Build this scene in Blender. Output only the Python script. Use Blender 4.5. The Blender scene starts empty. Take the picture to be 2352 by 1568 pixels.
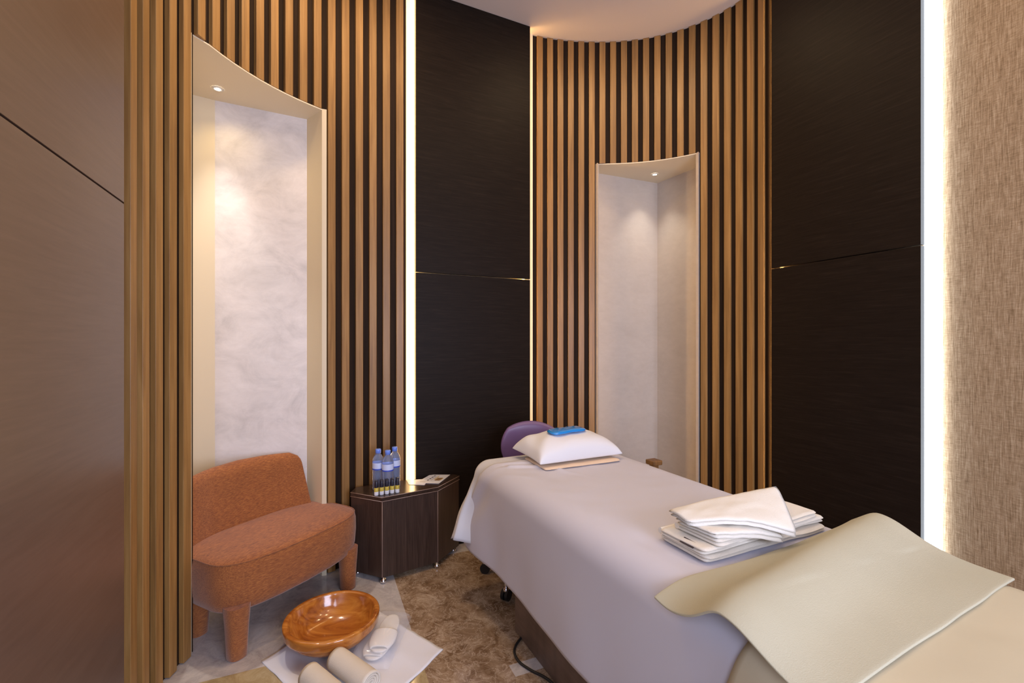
import bpy, bmesh, math, random
from mathutils import Vector, Matrix, noise
random.seed(7)
C = bpy.context.scene.collection
PI = math.pi
R = math.radians
H_CAM, H_CEIL, H_NICHE, H_SEAM = 1.26, 3.367, 2.51, 1.673

# ------------------------------------------------------------------ materials
def mat(name, col=(.5,.5,.5), rough=.5, metal=0., **kw):
    m = bpy.data.materials.new(name); m.use_nodes = True
    b = m.node_tree.nodes['Principled BSDF']
    b.inputs['Base Color'].default_value = (*col, 1)
    b.inputs['Roughness'].default_value = rough
    b.inputs['Metallic'].default_value = metal
    for k, v in kw.items():
        b.inputs[k.replace('_', ' ')].default_value = v
    return m
def N(m, t, **kw):
    n = m.node_tree.nodes.new(t)
    for k, v in kw.items(): setattr(n, k, v)
    return n
def L(m, a, b): m.node_tree.links.new(a, b)
def bsdf(m): return m.node_tree.nodes['Principled BSDF']
def coords(m, scale=(1,1,1), rot=(0,0,0), kind='Object', loc=(0,0,0)):
    tc = N(m, 'ShaderNodeTexCoord'); mp = N(m, 'ShaderNodeMapping')
    mp.inputs['Scale'].default_value = scale; mp.inputs['Rotation'].default_value = rot
    mp.inputs['Location'].default_value = loc
    L(m, tc.outputs[kind], mp.inputs['Vector']); return mp.outputs['Vector']
def noise_n(m, vec, scale=5, detail=4, rough=.5, dist=0):
    n = N(m, 'ShaderNodeTexNoise'); n.inputs['Scale'].default_value = scale
    n.inputs['Detail'].default_value = detail; n.inputs['Roughness'].default_value = rough
    n.inputs['Distortion'].default_value = dist
    if vec is not None: L(m, vec, n.inputs['Vector'])
    return n.outputs['Fac']
def ramp(m, fac, stops):
    r = N(m, 'ShaderNodeValToRGB'); e = r.color_ramp.elements
    while len(e) < len(stops): e.new(.5)
    for i, (p, c) in enumerate(stops):
        e[i].position = p; e[i].color = (*c, 1) if len(c) == 3 else c
    L(m, fac, r.inputs['Fac']); return r.outputs['Color']
def mix(m, fac, a, b, mode='MIX'):
    n = N(m, 'ShaderNodeMix', data_type='RGBA', blend_type=mode)
    for s, v in (('Factor', fac), ('A', a), ('B', b)):
        i = [x for x in n.inputs if x.name == s and (x.type == ('VALUE' if s == 'Factor' else 'RGBA'))][0]
        if isinstance(v, (int, float)): i.default_value = v
        elif isinstance(v, tuple): i.default_value = (*v, 1)
        else: L(m, v, i)
    return [o for o in n.outputs if o.type == 'RGBA'][0]
def bump(m, fac, strength=.2, dist=.002):
    b = N(m, 'ShaderNodeBump'); b.inputs['Strength'].default_value = strength
    b.inputs['Distance'].default_value = dist
    L(m, fac, b.inputs['Height']); L(m, b.outputs['Normal'], bsdf(m).inputs['Normal'])
def base(m, c): L(m, c, bsdf(m).inputs['Base Color'])

def grain(name, c0, c1, c2, rough=.4, sc=(30,30,1.2), bs=.15, freq=1.0, patch=9):
    m = mat(name, c1, rough)
    v = coords(m, sc); f = noise_n(m, v, 2*freq, 5, .6, .4)
    col = ramp(m, f, [(.3, c0), (.5, c1), (.7, c2)])
    v2 = coords(m, (patch, patch, .35)); g = noise_n(m, v2, 1.7, 1, .5)
    tint = ramp(m, g, [(.35, (.82,.78,.74)), (.65, (1.12,1.08,1.04))])
    base(m, mix(m, 1.0, col, tint, 'MULTIPLY'))
    bump(m, f, bs, .001)
    return m
M = {}
M['slat'] = grain('slat_walnut', (.23,.118,.036), (.305,.165,.050), (.375,.215,.074), .45)
M['groove'] = grain('groove_backing', (.018,.010,.006), (.025,.014,.008), (.033,.019,.011), .7)
bsdf(M['groove']).inputs['Specular IOR Level'].default_value = .12
def panel_mat():
    m = mat('dark_veneer', (.02,.013,.009), .5, Specular_IOR_Level=.12)
    v = coords(m, (3,3,60)); f = noise_n(m, v, 2, 5, .65, .6)
    base(m, ramp(m, f, [(.3, (.009,.0052,.0032)), (.55, (.014,.0085,.0055)), (.75, (.022,.014,.0095))]))
    bump(m, f, .06, .0006); return m
M['panel'] = panel_mat()
def panel_left():
    m = mat('lightened_veneer', (.11,.065,.045), .30)  # dark veneer with its grazing reflection lightened into the base colour
    v = coords(m, (3,3,40)); f = noise_n(m, v, 2, 4, .6, .4)
    base(m, ramp(m, f, [(.3, (.125,.078,.056)), (.7, (.155,.10,.073))]))
    return m
M['panel_left'] = panel_left()
def plaster(name, c, var, sc=2.2, rough=.55):
    m = mat(name, c, rough)
    f = noise_n(m, coords(m, (sc, sc, sc*1.3)), 1.6, 8, .68, .7)
    g = noise_n(m, coords(m, (6, 6, 14)), 2, 5, .7, .2)
    a = ramp(m, f, [(.32, tuple(x*(1-var) for x in c)), (.5, c), (.68, tuple(min(.95, x*(1+var*.7)) for x in c))])
    b_ = ramp(m, g, [(.3, (.95,.94,.93)), (.7, (1.03,1.03,1.03))])
    base(m, mix(m, 1., a, b_, 'MULTIPLY')); bump(m, g, .05, .001)
    return m
M['niche_cloud'] = plaster('niche_cloud_plaster', (.72,.67,.64), .17, 3.0)
M['niche_plain'] = plaster('niche_plain_plaster', (.60,.53,.46), .05, 1.6)
M['niche_cream'] = mat('niche_cream_paint', (.74,.63,.44), .6)
M['niche_soffit'] = mat('niche_paint', (.84,.73,.54), .6)
M['ceiling'] = mat('ceiling_paint', (.80,.70,.63), .65)
M['frontwall'] = mat('front_wall_paint', (.42,.34,.27), .7)
def wallpaper():
    m = mat('woven_wallpaper', (.4,.28,.17), .8)
    a = noise_n(m, coords(m, (160,160,10)), 1.5, 4, .7)
    b_ = noise_n(m, coords(m, (24,24,230)), 1.5, 3, .7)
    s = N(m, 'ShaderNodeMath', operation='MULTIPLY_ADD'); L(m, a, s.inputs[0]); s.inputs[1].default_value = .62
    t = N(m, 'ShaderNodeMath', operation='MULTIPLY'); L(m, b_, t.inputs[0]); t.inputs[1].default_value = .38
    L(m, t.outputs[0], s.inputs[2]); f = s.outputs[0]
    base(m, ramp(m, f, [(.36, (.165,.10,.044)), (.5, (.295,.195,.104)), (.64, (.44,.325,.20))]))
    bump(m, f, .5, .002); return m
M['wallpaper'] = wallpaper()
def floor_mat():
    m = mat('marble_floor', (.3,.2,.13), .10)
    bsdf(m).inputs['Specular IOR Level'].default_value = .5
    v = coords(m, (1,1,1))
    w = noise_n(m, v, 3.2, 3, .6)                   # warp
    f1 = noise_n(m, v, 9, 14, .78, .7)
    f2 = noise_n(m, v, 11, 8, .7, 1.6)
    ridg = N(m, 'ShaderNodeMath', operation='ABSOLUTE')
    sub = N(m, 'ShaderNodeMath', operation='SUBTRACT'); L(m, f2, sub.inputs[0]); sub.inputs[1].default_value = .5
    L(m, sub.outputs[0], ridg.inputs[0])
    vein = ramp(m, ridg.outputs[0], [(0., (1,1,1)), (.022, (0,0,0))])
    brown = ramp(m, f1, [(.30, (.10,.055,.024)), (.44, (.22,.135,.075)), (.55, (.34,.235,.15)), (.70, (.55,.43,.31))])
    brown = mix(m, .7, brown, mix(m, vein, brown, (.62,.50,.38)))
    grey = ramp(m, f1, [(.30, (.32,.28,.27)), (.5, (.50,.455,.44)), (.70, (.66,.61,.57))])
    grey = mix(m, .3, grey, mix(m, vein, grey, (.62,.55,.48)))
    gold = ramp(m, f1, [(.28, (.22,.14,.06)), (.5, (.42,.32,.17)), (.72, (.58,.48,.32))])
    # room axes: a toward the camera, b to the right
    tc = N(m, 'ShaderNodeTexCoord'); sx = N(m, 'ShaderNodeSeparateXYZ'); L(m, tc.outputs['Object'], sx.inputs[0])
    def lin(cx, cy):
        p = N(m, 'ShaderNodeMath', operation='MULTIPLY'); L(m, sx.outputs['X'], p.inputs[0]); p.inputs[1].default_value = cx
        q = N(m, 'ShaderNodeMath', operation='MULTIPLY_ADD'); L(m, sx.outputs['Y'], q.inputs[0]); q.inputs[1].default_value = cy
        L(m, p.outputs[0], q.inputs[2]); return q.outputs[0]
    A, B = lin(.395, -.918), lin(.918, .395)
    def cmp(x, val, op='LESS_THAN'):
        n = N(m, 'ShaderNodeMath', operation=op); L(m, x, n.inputs[0]); n.inputs[1].default_value = val; return n.outputs[0]
    def mul(x, y):
        n = N(m, 'ShaderNodeMath', operation='MULTIPLY'); L(m, x, n.inputs[0]); L(m, y, n.inputs[1]); return n.outputs[0]
    left = cmp(B, .382)
    isgrey = mul(left, cmp(A, -2.0)); isgold = mul(left, cmp(A, -2.0, 'GREATER_THAN'))
    strip = mul(mul(cmp(A, -1.63, 'GREATER_THAN'), cmp(A, -1.565)), cmp(B, .688, 'GREATER_THAN'))
    col = mix(m, isgrey, brown, grey); col = mix(m, isgold, col, gold)
    col = mix(m, strip, col, grey)
    # far border by the walls is the pale marble too
    border = cmp(A, -2.62); col = mix(m, border, col, grey)
    base(m, col); return m
M['floor'] = floor_mat()
def cloth(name, c, rough=.85, sc=260, bs=.25, dist=.0006, var=.0, sheen=.0):
    m = mat(name, c, rough)
    f = noise_n(m, coords(m), sc, 3, .6); bump(m, f, bs, dist)
    if var:
        g = noise_n(m, coords(m), 3.0, 3, .6)
        base(m, ramp(m, g, [(.35, tuple(x*(1-var) for x in c)), (.65, tuple(min(.95, x*(1+var)) for x in c))]))
    return m
M['sheet'] = cloth('white_sheet', (.62,.615,.70), .75, 500, .1)
M['sheet2'] = cloth('pale_under_sheet', (.65,.66,.71), .75, 500, .1)
M['bedspread'] = cloth('cream_bedspread', (.55,.48,.33), .8, 300, .25, var=.04)
M['pillow'] = cloth('pillow_cotton', (.80,.80,.83), .8, 300, .2)
M['terry'] = cloth('terry_towel', (.78,.73,.64), .95, 420, .8, .0015)
M['terry_pale'] = cloth('terry_pale', (.47,.44,.32), .95, 420, .6, .0012, var=.03)
M['peach'] = cloth('peach_cloth', (.82,.64,.48), .9, 300, .4)
M['roll'] = cloth('cream_roll_towel', (.74,.66,.55), .95, 420, .7, .0015)
M['mat'] = cloth('white_mat', (.78,.78,.84), .9, 350, .5, .001)
M['slipper'] = cloth('slipper_cloth', (.80,.77,.73), .9, 350, .4)
def tweed():
    m = mat('orange_tweed', (.45,.14,.05), .9)
    v0 = coords(m, (1,1,1), (0,0,-1.093)); mp2 = N(m, 'ShaderNodeMapping'); mp2.inputs['Scale'].default_value = (22,110,200)
    L(m, v0, mp2.inputs['Vector']); v = mp2.outputs['Vector']; f = noise_n(m, v, 2.0, 4, .7)
    v2 = coords(m, (6,6,6)); g = noise_n(m, v2, 2, 3, .6)
    a = ramp(m, f, [(.3, (.15,.042,.013)), (.5, (.30,.096,.023)), (.7, (.46,.175,.045))])
    b_ = ramp(m, g, [(.3, (.9,.88,.88)), (.7, (1.06,1.05,1.03))])
    base(m, mix(m, 1., a, b_, 'MULTIPLY')); bump(m, f, .5, .001)
    bsdf(m).inputs['Sheen Weight'].default_value = .25
    return m
M['tweed'] = tweed()
M['cabinet'] = grain('dark_oak_veneer', (.030,.017,.013), (.050,.030,.023), (.075,.047,.036), .32, (70,70,2.2), .1, 1.4)
M['cabtop'] = grain('dark_oak_top', (.030,.018,.014), (.042,.026,.019), (.055,.035,.026), .22, (8,60,60), .03)
M['edging'] = mat('pale_edging', (.42,.30,.25), .35)
M['chrome'] = mat('chrome', (.75,.75,.78), .15, 1.)
M['black'] = mat('black_rubber', (.012,.012,.013), .4)
M['purple'] = mat('purple_vinyl', (.20,.12,.27), .34)
M['plinth'] = grain('bed_plinth_laminate', (.13,.088,.068), (.155,.108,.084), (.18,.128,.10), .45, (3,3,20), .03)
M['vinyl'] = mat('cream_vinyl', (.6,.52,.42), .5)
def bowlwood():
    m = mat('polished_bowl_wood', (.45,.16,.03), .16)
    v = coords(m, (1.6,9,9), (0,0,.6)); f = noise_n(m, v, 1.8, 6, .6, 1.6)
    base(m, ramp(m, f, [(.25, (.17,.036,.006)), (.45, (.40,.125,.018)), (.62, (.56,.215,.035)), (.8, (.66,.31,.07))]))
    bsdf(m).inputs['Coat Weight'].default_value = .6; bsdf(m).inputs['Coat Roughness'].default_value = .06
    return m
M['bowl'] = bowlwood()
M['gel'] = mat('blue_gel', (.01,.26,.72), .22, Coat_Weight=.8)
M['pet'] = mat('clear_plastic', (.62,.72,1.), .08, IOR=1.22, Transmission_Weight=.80)
M['cap'] = mat('blue_cap', (.16,.28,.85), .35)
M['blabel'] = mat('bottle_label', (.62,.70,.95), .45)
M['blabel2'] = mat('bottle_label_band', (.03,.07,.55), .45)
M['white_gloss'] = mat('white_gloss', (.85,.85,.88), .2)
M['yellow'] = mat('yellow_label', (.55,.43,.06), .4)
M['blackcap'] = mat('black_cap', (.015,.015,.03), .3)
M['paper'] = mat('leaflet_paper', (.78,.79,.86), .35)
M['ink'] = mat('dark_print', (.03,.03,.05), .5)
M['inkbrown'] = mat('brown_print', (.28,.17,.08), .5)
M['inkgold'] = mat('gold_print', (.62,.45,.16), .5)
M['inkgrey'] = mat('grey_print', (.45,.42,.42), .5)
M['wood_small'] = grain('brown_wood', (.12,.06,.02), (.17,.09,.035), (.22,.12,.05), .5)
M['tag'] = mat('dark_tag', (.03,.018,.025), .6)
M['downring'] = mat('downlight_ring', (.8,.74,.62), .35)
def bagmat():
    m = mat('clear_bag', (.9,.9,.95), .12)
    b = bsdf(m); b.inputs['Alpha'].default_value = .22; b.inputs['Specular IOR Level'].default_value = .9
    return m
M['bag'] = bagmat()
def emis(name, col, s):
    m = mat(name, (0,0,0), .5); b = bsdf(m)
    b.inputs['Emission Color'].default_value = (*col, 1); b.inputs['Emission Strength'].default_value = s
    return m
M['led_warm'] = emis('led_warm', (1., .66, .30), 15.)
M['led_hidden'] = emis('led_warm_hidden', (1., .58, .20), 26.)
M['led_cool'] = emis('led_cool', (.82, .90, 1.), 13.)
M['bulb'] = emis('downlight_bulb', (1., .93, .8), 30.)

# ------------------------------------------------------------------ object helpers
def tag(o, label=None, cat=None, group=None, kind=None):
    for k, v in (('label', label), ('category', cat), ('group', group), ('kind', kind)):
        if v: o[k] = v
    return o
def thing(name, label, cat, loc, group=None):
    o = bpy.data.objects.new(name, None); C.objects.link(o); o.location = loc
    o.empty_display_size = .05
    return tag(o, label, cat, group)
def wloc(o):
    v = Vector((0,0,0))
    while o: v += o.location; o = o.parent
    return v
def link(name, bm, m, parent=None, smooth=True, loc=None, rel=False, angle=None):
    """bm is in world coordinates unless rel; the object gets its origin at loc or its parent's origin"""
    org = Vector((0,0,0))
    if not rel:
        if parent is not None: org = wloc(parent)
        elif loc is not None: org = Vector(loc)
        if org.length: bmesh.ops.translate(bm, verts=bm.verts, vec=-org)
    bmesh.ops.recalc_face_normals(bm, faces=bm.faces) if bm.faces else None
    me = bpy.data.meshes.new(name); bm.to_mesh(me); bm.free()
    me.materials.append(m)
    if smooth:
        for p in me.polygons: p.use_smooth = True
        if angle is not None:
            try: me.set_sharp_from_angle(angle=R(angle))
            except Exception: pass
    o = bpy.data.objects.new(name, me); C.objects.link(o)
    if parent is not None: o.parent = parent
    elif not rel and loc is not None: o.location = loc
    return o
def mod(o, kind, **kw):
    md = o.modifiers.new(kind.lower(), kind)
    for k, v in kw.items(): setattr(md, k, v)
    return o
def prism(bm, poly, z0, z1):
    a = [bm.verts.new((x, y, z0)) for x, y in poly]; b = [bm.verts.new((x, y, z1)) for x, y in poly]
    n = len(poly)
    for i in range(n): bm.faces.new((a[i], a[(i+1)%n], b[(i+1)%n], b[i]))
    bm.faces.new(a[::-1]); bm.faces.new(b)
def box(bm, c, size, rz=0, M4=None):
    r = bmesh.ops.create_cube(bm, size=1)
    m = Matrix.Translation(c) @ Matrix.Rotation(rz, 4, 'Z') @ Matrix.Diagonal((*size, 1))
    bmesh.ops.transform(bm, matrix=m, verts=r['verts']); return r['verts']
def lathe(bm, prof, n=32, c=(0,0,0), cap=True):
    rings = []
    for r, z in prof:
        rings.append([bm.verts.new((c[0]+r*math.cos(2*PI*i/n), c[1]+r*math.sin(2*PI*i/n), c[2]+z)) for i in range(n)])
    for a, b in zip(rings, rings[1:]):
        for i in range(n): bm.faces.new((a[i], a[(i+1)%n], b[(i+1)%n], b[i]))
    if cap:
        if prof[0][0] > 1e-5: bm.faces.new(rings[0][::-1])
        if prof[-1][0] > 1e-5: bm.faces.new(rings[-1])
    return rings
def tube(bm, pts, r, n=10):
    pts = [Vector(p) for p in pts]; rings = []
    rr = r if isinstance(r, (list, tuple)) else [r]*len(pts)
    for i, p in enumerate(pts):
        d = (pts[min(i+1, len(pts)-1)] - pts[max(i-1, 0)]).normalized()
        u = d.cross(Vector((0,0,1)));
        if u.length < .05: u = d.cross(Vector((1,0,0)))
        u.normalize(); v = d.cross(u).normalized()
        rings.append([bm.verts.new(p + rr[i]*(math.cos(2*PI*k/n)*u + math.sin(2*PI*k/n)*v)) for k in range(n)])
    for a, b in zip(rings, rings[1:]):
        for k in range(n): bm.faces.new((a[k], a[(k+1)%n], b[(k+1)%n], b[k]))
    bm.faces.new(rings[0][::-1]); bm.faces.new(rings[-1])
def loft(bm, rings, cap0=True, cap1=True):
    vs = [[bm.verts.new(p) for p in r] for r in rings]; n = len(vs[0])
    for a, b in zip(vs, vs[1:]):
        for i in range(n): bm.faces.new((a[i], a[(i+1)%n], b[(i+1)%n], b[i]))
    if cap0: bm.faces.new(vs[0][::-1])
    if cap1: bm.faces.new(vs[-1])
    return vs
def grid(bm, f, nu, nv):
    g = [[bm.verts.new(f(i/nu, j/nv)) for j in range(nv+1)] for i in range(nu+1)]
    for i in range(nu):
        for j in range(nv): bm.faces.new((g[i][j], g[i+1][j], g[i+1][j+1], g[i][j+1]))
    return g
def sm(a, b, x):
    t = max(0., min(1., (x-a)/(b-a))); return t*t*(3-2*t)
def nz(x, y, z=0): return noise.noise(Vector((x, y, z)))

# ------------------------------------------------------------------ room frame
EA = Vector((.395, -.918)).normalized()     # along the room, toward the camera
EB = Vector((-EA.y, EA.x))                  # across the room, to the right
def ab(a, b): return (EA*a + EB*b)
def quad_wall(bm, p, q, z0, z1, t, side):
    """wall slab from p to q with thickness t on the given side vector"""
    s = Vector(side)*t
    prism(bm, [p[:2], q[:2], (q[0]+s[0], q[1]+s[1]), (p[0]+s[0], p[1]+s[1])], z0, z1)

# floor and ceiling
bm = bmesh.new()
fl = [ab(-4.1, -1.6), ab(-4.1, 2.75), ab(1.95, 2.75), ab(1.95, -1.6)]
prism(bm, [tuple(p) for p in fl], -.06, 0.)
tag(link('floor', bm, M['floor'], smooth=False), kind='structure')
bm = bmesh.new(); prism(bm, [tuple(p) for p in fl], H_CEIL, H_CEIL+.06)
tag(link('ceiling', bm, M['ceiling'], smooth=False), kind='structure')

# curved slat walls: an arc sampled by length
class Arc:
    def __init__(s, fn, t0, t1, n=1500):
        s.p = [Vector(fn(t0+(t1-t0)*i/n)) for i in range(n+1)]
        s.l = [0.]
        for a, b in zip(s.p, s.p[1:]): s.l.append(s.l[-1]+(b-a).length)
    def idx(s, x):
        import bisect
        return max(1, min(len(s.l)-1, bisect.bisect(s.l, x)))
    def at(s, x):
        i = s.idx(x); f = (x-s.l[i-1])/(s.l[i]-s.l[i-1]); return s.p[i-1].lerp(s.p[i], f)
    def nrm(s, x, c):
        d = (s.at(x+.004)-s.at(x-.004)).normalized(); n = Vector((-d.y, d.x))
        return n if n.dot(c - s.at(x)) > 0 else -n         # toward the room
    def near(s, p):
        return min(range(len(s.p)), key=lambda i: (s.p[i]-p).length)
def ray_s(arc, ratio, after=0):
    best = min((i for i in range(len(arc.p)) if arc.l[i] >= after), key=lambda i: abs(arc.p[i].x/arc.p[i].y - ratio))
    return arc.l[best]
def slat_wall(name, arc, cen, centres, s0, s1, h0, h1, proud=.015, w=.0445, back=.012):
    bm = bmesh.new(); n = 120
    off = lambda s, d: arc.at(s) + arc.nrm(s, cen)*d
    segs = []
    for a, b, zz in ((s0, h0, 0), (h0, h1, H_NICHE), (h1, s1, 0)):
        k = max(3, int((b-a)/.02))
        for i in range(k):
            u, v = a+(b-a)*i/k, a+(b-a)*(i+1)/k
            P = [off(u, -proud), off(v, -proud), off(v, -proud-back), off(u, -proud-back)]
            prism(bm, [tuple(p) for p in P], zz, H_CEIL)
    root = tag(link(name, bm, M['groove'], smooth=False), kind='structure')
    bm = bmesh.new()
    for s in centres:
        z0 = H_NICHE if h0 < s < h1 else .004
        hw = w/2
        P = [off(s-hw, -proud), off(s+hw, -proud), off(s+hw, 0), off(s-hw, 0)]
        prism(bm, [tuple(p) for p in P], z0, H_CEIL-.002)
    sl = link('slats', bm, M['slat'], root, smooth=False)
    mod(sl, 'BEVEL', width=.0018, segments=2)
    return root
# left arc
cL, rL = Vector((-.2919, 1.7739)), .9889
arcL = Arc(lambda t: (cL.x+rL*math.cos(t), cL.y+rL*math.sin(t)), R(215), R(95))
stepL = .07674
s10L = (R(215)-R(152.0705))*rL
cL_s = [s10L + stepL*(i-10) for i in range(20)]
hL0 = cL_s[5]-.0235; hL1 = cL_s[13]+.0235
wl = slat_wall('wall_back_left', arcL, cL, cL_s, cL_s[0]-.055, cL_s[19]+.038, hL0, hL1, proud=.020, w=.041)
# right arc
def rf(t):
    r = .8502 + .1012*math.cos(2*(t-.0696)); return (.552+r*math.cos(t), 2.4432+r*math.sin(t))
cR = Vector((.60, 2.25))
arcR = Arc(rf, 2.6, -.1)
def s_of(t): return arcR.l[int(round((2.6-t)/2.7*1500))]
sm_R = s_of(1.0823)
cR_s = [sm_R + .0745*(i-10) for i in range(21)]
hR0 = cR_s[6]-.0235; hR1 = cR_s[14]+.0235
wr = slat_wall('wall_back_right', arcR, cR, cR_s, cR_s[0]-.068, cR_s[20]+.042, hR0, hR1, w=.0415)

# niches: lining built as slabs outside the niche polygon
def niche(parent, poly, m, top_extra, back=None, side=None):
    t = .02; kk = 0; bms = (bmesh.new(), bmesh.new())
    cx = sum(p[0] for p in poly)/len(poly); cy = sum(p[1] for p in poly)/len(poly)
    for p, q in zip(poly, poly[1:]):
        d = Vector((q[0]-p[0], q[1]-p[1])).normalized(); n = Vector((-d.y, d.x))
        if n.dot(Vector((cx-p[0], cy-p[1]))) > 0: n = -n
        e = d*.012; bm = bms[1] if kk == back else bms[0]; kk += 1
        prism(bm, [(p[0]-0*e.x, p[1]-0*e.y), (q[0]+e.x*0, q[1]+0*e.y), (q[0]+n.x*t+e.x, q[1]+n.y*t+e.y), (p[0]+n.x*t-e.x, p[1]+n.y*t-e.y)], 0, H_NICHE)
    link('niche_lining', bms[0], side or m, parent, smooth=False)
    if back is not None: link('niche_back', bms[1], m, parent, smooth=False)
    bm = bmesh.new(); prism(bm, poly+top_extra, H_NICHE-.006, H_NICHE-.0005)
    link('niche_soffit', bm, M['niche_soffit'], parent, smooth=False)
def arc_pts(arc, cen, a, b, n, d): return [tuple(arc.at(a+(b-a)*i/n)+arc.nrm(a+(b-a)*i/n, cen)*d) for i in range(n+1)]
eL0 = arcL.at(hL0)+arcL.nrm(hL0, cL)*-.022; eL1 = arcL.at(hL1)+arcL.nrm(hL1, cL)*-.003
polyL = [tuple(eL0), (-1.63, 1.95), (-1.63, 2.28), (-1.533, 2.348), (-1.149, 2.549), tuple(eL1)]
niche(wl, polyL, M['niche_cloud'], arc_pts(arcL, cL, hL1, hL0, 10, -.002)[1:-1], 3, M['niche_cream'])
eR0 = arcR.at(hR0)+arcR.nrm(hR0, cR)*-.010; eR1 = arcR.at(hR1)+arcR.nrm(hR1, cR)*-.004
polyR = [tuple(eR0), (.555, 3.331), (1.144, 3.579), (1.36, 3.178), tuple(eR1)]
niche(wr, polyR, M['niche_plain'], arc_pts(arcR, cR, hR1, hR0, 10, -.002)[1:-1])

# flat panels that float in front of their wall, two boards high
def panel(parent, p, q, t, side, m, label=None):
    for z0, z1 in ((.0, H_SEAM-.0015), (H_SEAM+.0015, H_CEIL)):
        bm = bmesh.new(); quad_wall(bm, p, q, z0+.002, z1-.002 if z1 > 3 else z1, t, side)
        o = link('veneer_panel', bm, m, parent, smooth=False); mod(o, 'BEVEL', width=.001, segments=2)
def P1(t, n=0): return (-.3687+.9025*t-.431*n, 2.808+.431*t+.9025*n)
bm = bmesh.new(); quad_wall(bm, P1(-.285, .065), P1(.597, .065), 0, H_CEIL, .03, (-.431, .9025))
wb = tag(link('wall_back', bm, M['niche_soffit'], smooth=False), kind='structure')
panel(wb, P1(-.2266), P1(.5425), .022, (-.431, .9025), M['panel'])
def P2(t, n=0): return (1.478+.395*t+.918*n, 2.592-.918*t+.395*n)
bm = bmesh.new(); quad_wall(bm, P2(-.155, .085), P2(4.5, .085), 0, H_CEIL, .05, (.918, .395))
wrt = tag(link('wall_right', bm, M['wallpaper'], smooth=False), kind='structure')
panel(wrt, P2(0), P2(.697), .03, (.918, .395), M['panel'])
PL0 = Vector((-1.162, 1.363))
def P3(t, n=0): return (PL0.x+EA.x*t-EB.x*n, PL0.y+EA.y*t-EB.y*n)
bm = bmesh.new(); quad_wall(bm, P3(-.12, .075), P3(3.6, .075), 0, H_CEIL, .05, (-EB.x, -EB.y))
wlf = tag(link('wall_left', bm, M['groove'], smooth=False), kind='structure')
panel(wlf, P3(0), P3(3.5), .025, (-EB.x, -EB.y), M['panel_left'])
fa = 1.85
bm = bmesh.new(); p, q = ab(fa, -.62), ab(fa, 2.6)
quad_wall(bm, p, q, 0, H_CEIL, .05, EA)
tag(link('wall_front', bm, M['frontwall'], smooth=False), kind='structure')

# ------------------------------------------------------------------ LED strips and downlights
def led(label, c, w, d, ang, m, grp='vertical light strips in the wall gaps'):
    bm = bmesh.new(); box(bm, (c[0], c[1], (H_CEIL-.02)/2+.004), (w, d, H_CEIL-.03), ang)
    o = link('led_strip', bm, m, smooth=False, loc=(c[0], c[1], .004))
    return tag(o, label, 'light strip', grp)
a1 = math.atan2(.431, .9025)
led('bright warm white light strip left of the narrow dark panel, behind the small cabinet', P1(-.2415, .030), .022, .008, a1, M['led_warm'])
led('thin golden light strip between narrow dark panel and the right slatted curve', P1(.515, .045), .012, .012, a1, M['led_hidden'])
a2 = math.atan2(-.918, .395)
led('thin golden light strip between right slatted curve and the wide dark panel', P2(.022, .058), .012, .012, a2, M['led_hidden'])
led('broad cool white light strip between wide dark panel and beige wallpaper', P2(.707, .074), .055, .022, a2, M['led_cool'])
def downlight(x, y, label):
    t = thing('downlight', label, 'light', (x, y, H_NICHE-.007), 'niche downlights')
    bm = bmesh.new(); lathe(bm, [(.014, 0), (.014, -.004), (.022, -.005), (.026, -.002), (.027, 0)], 24, (x, y, H_NICHE-.0065), cap=False)
    link('trim_ring', bm, M['downring'], t)
    bm = bmesh.new(); lathe(bm, [(.0141, 0), (.0141, -.003)], 20, (x, y, H_NICHE-.0065)); link('bulb', bm, M['bulb'], t)
downlight(-1.4475, 2.238, 'small round downlight in the ceiling of the tall niche above the orange chair')
downlight(1.062, 3.384, 'small round downlight in the ceiling of the narrow niche behind the bed')

# ------------------------------------------------------------------ bed
BO = Vector((-.2, 2.26)); BL = Vector((.432, -.902)).normalized(); BW = Vector((-BL.y, BL.x))
LEN, WID, ZT = 2.02, .767, .68
def bed(s, w, z): p = BO + BL*s + BW*w; return Vector((p.x, p.y, z))
def rrect(x0, x1, y0, y1, r, n=6):
    pts = []
    for cx, cy, a0 in ((x1-r, y1-r, 0), (x0+r, y1-r, 90), (x0+r, y0+r, 180), (x1-r, y0+r, 270)):
        for i in range(n+1):
            a = R(a0 + 90*i/n); pts.append((cx+r*math.cos(a), cy+r*math.sin(a)))
    return pts
tb = thing('massage_bed', 'long massage bed covered in white sheets, on a grey-brown plinth', 'massage bed', tuple(bed(1., .38, 0)))
def bed_slab(s0, s1, w0, w1, z0, z1, r, bev=.02):
    bm = bmesh.new()
    rings = []
    for z, e in ((z0, bev), (z0+bev, 0), (z1-bev, 0), (z1-bev*.3, bev*.35), (z1, bev*1.2)):
        rings.append([bed(s, w, z) for s, w in rrect(s0+e, s1-e, w0+e, w1-e, max(r-e, .01))])
    loft(bm, rings); return bm
link('mattress', bed_slab(.035, LEN-.035, .03, WID-.03, .56, ZT-.016, .07, .05), M['vinyl'], tb)
link('frame', bed_slab(.12, LEN-.1, .08, WID-.08, .50, .558, .03, .006), M['plinth'], tb, angle=35)
link('plinth', bed_slab(.335, LEN-.15, .071, WID-.09, .0, .499, .012, .004), M['plinth'], tb, angle=35)

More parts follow.
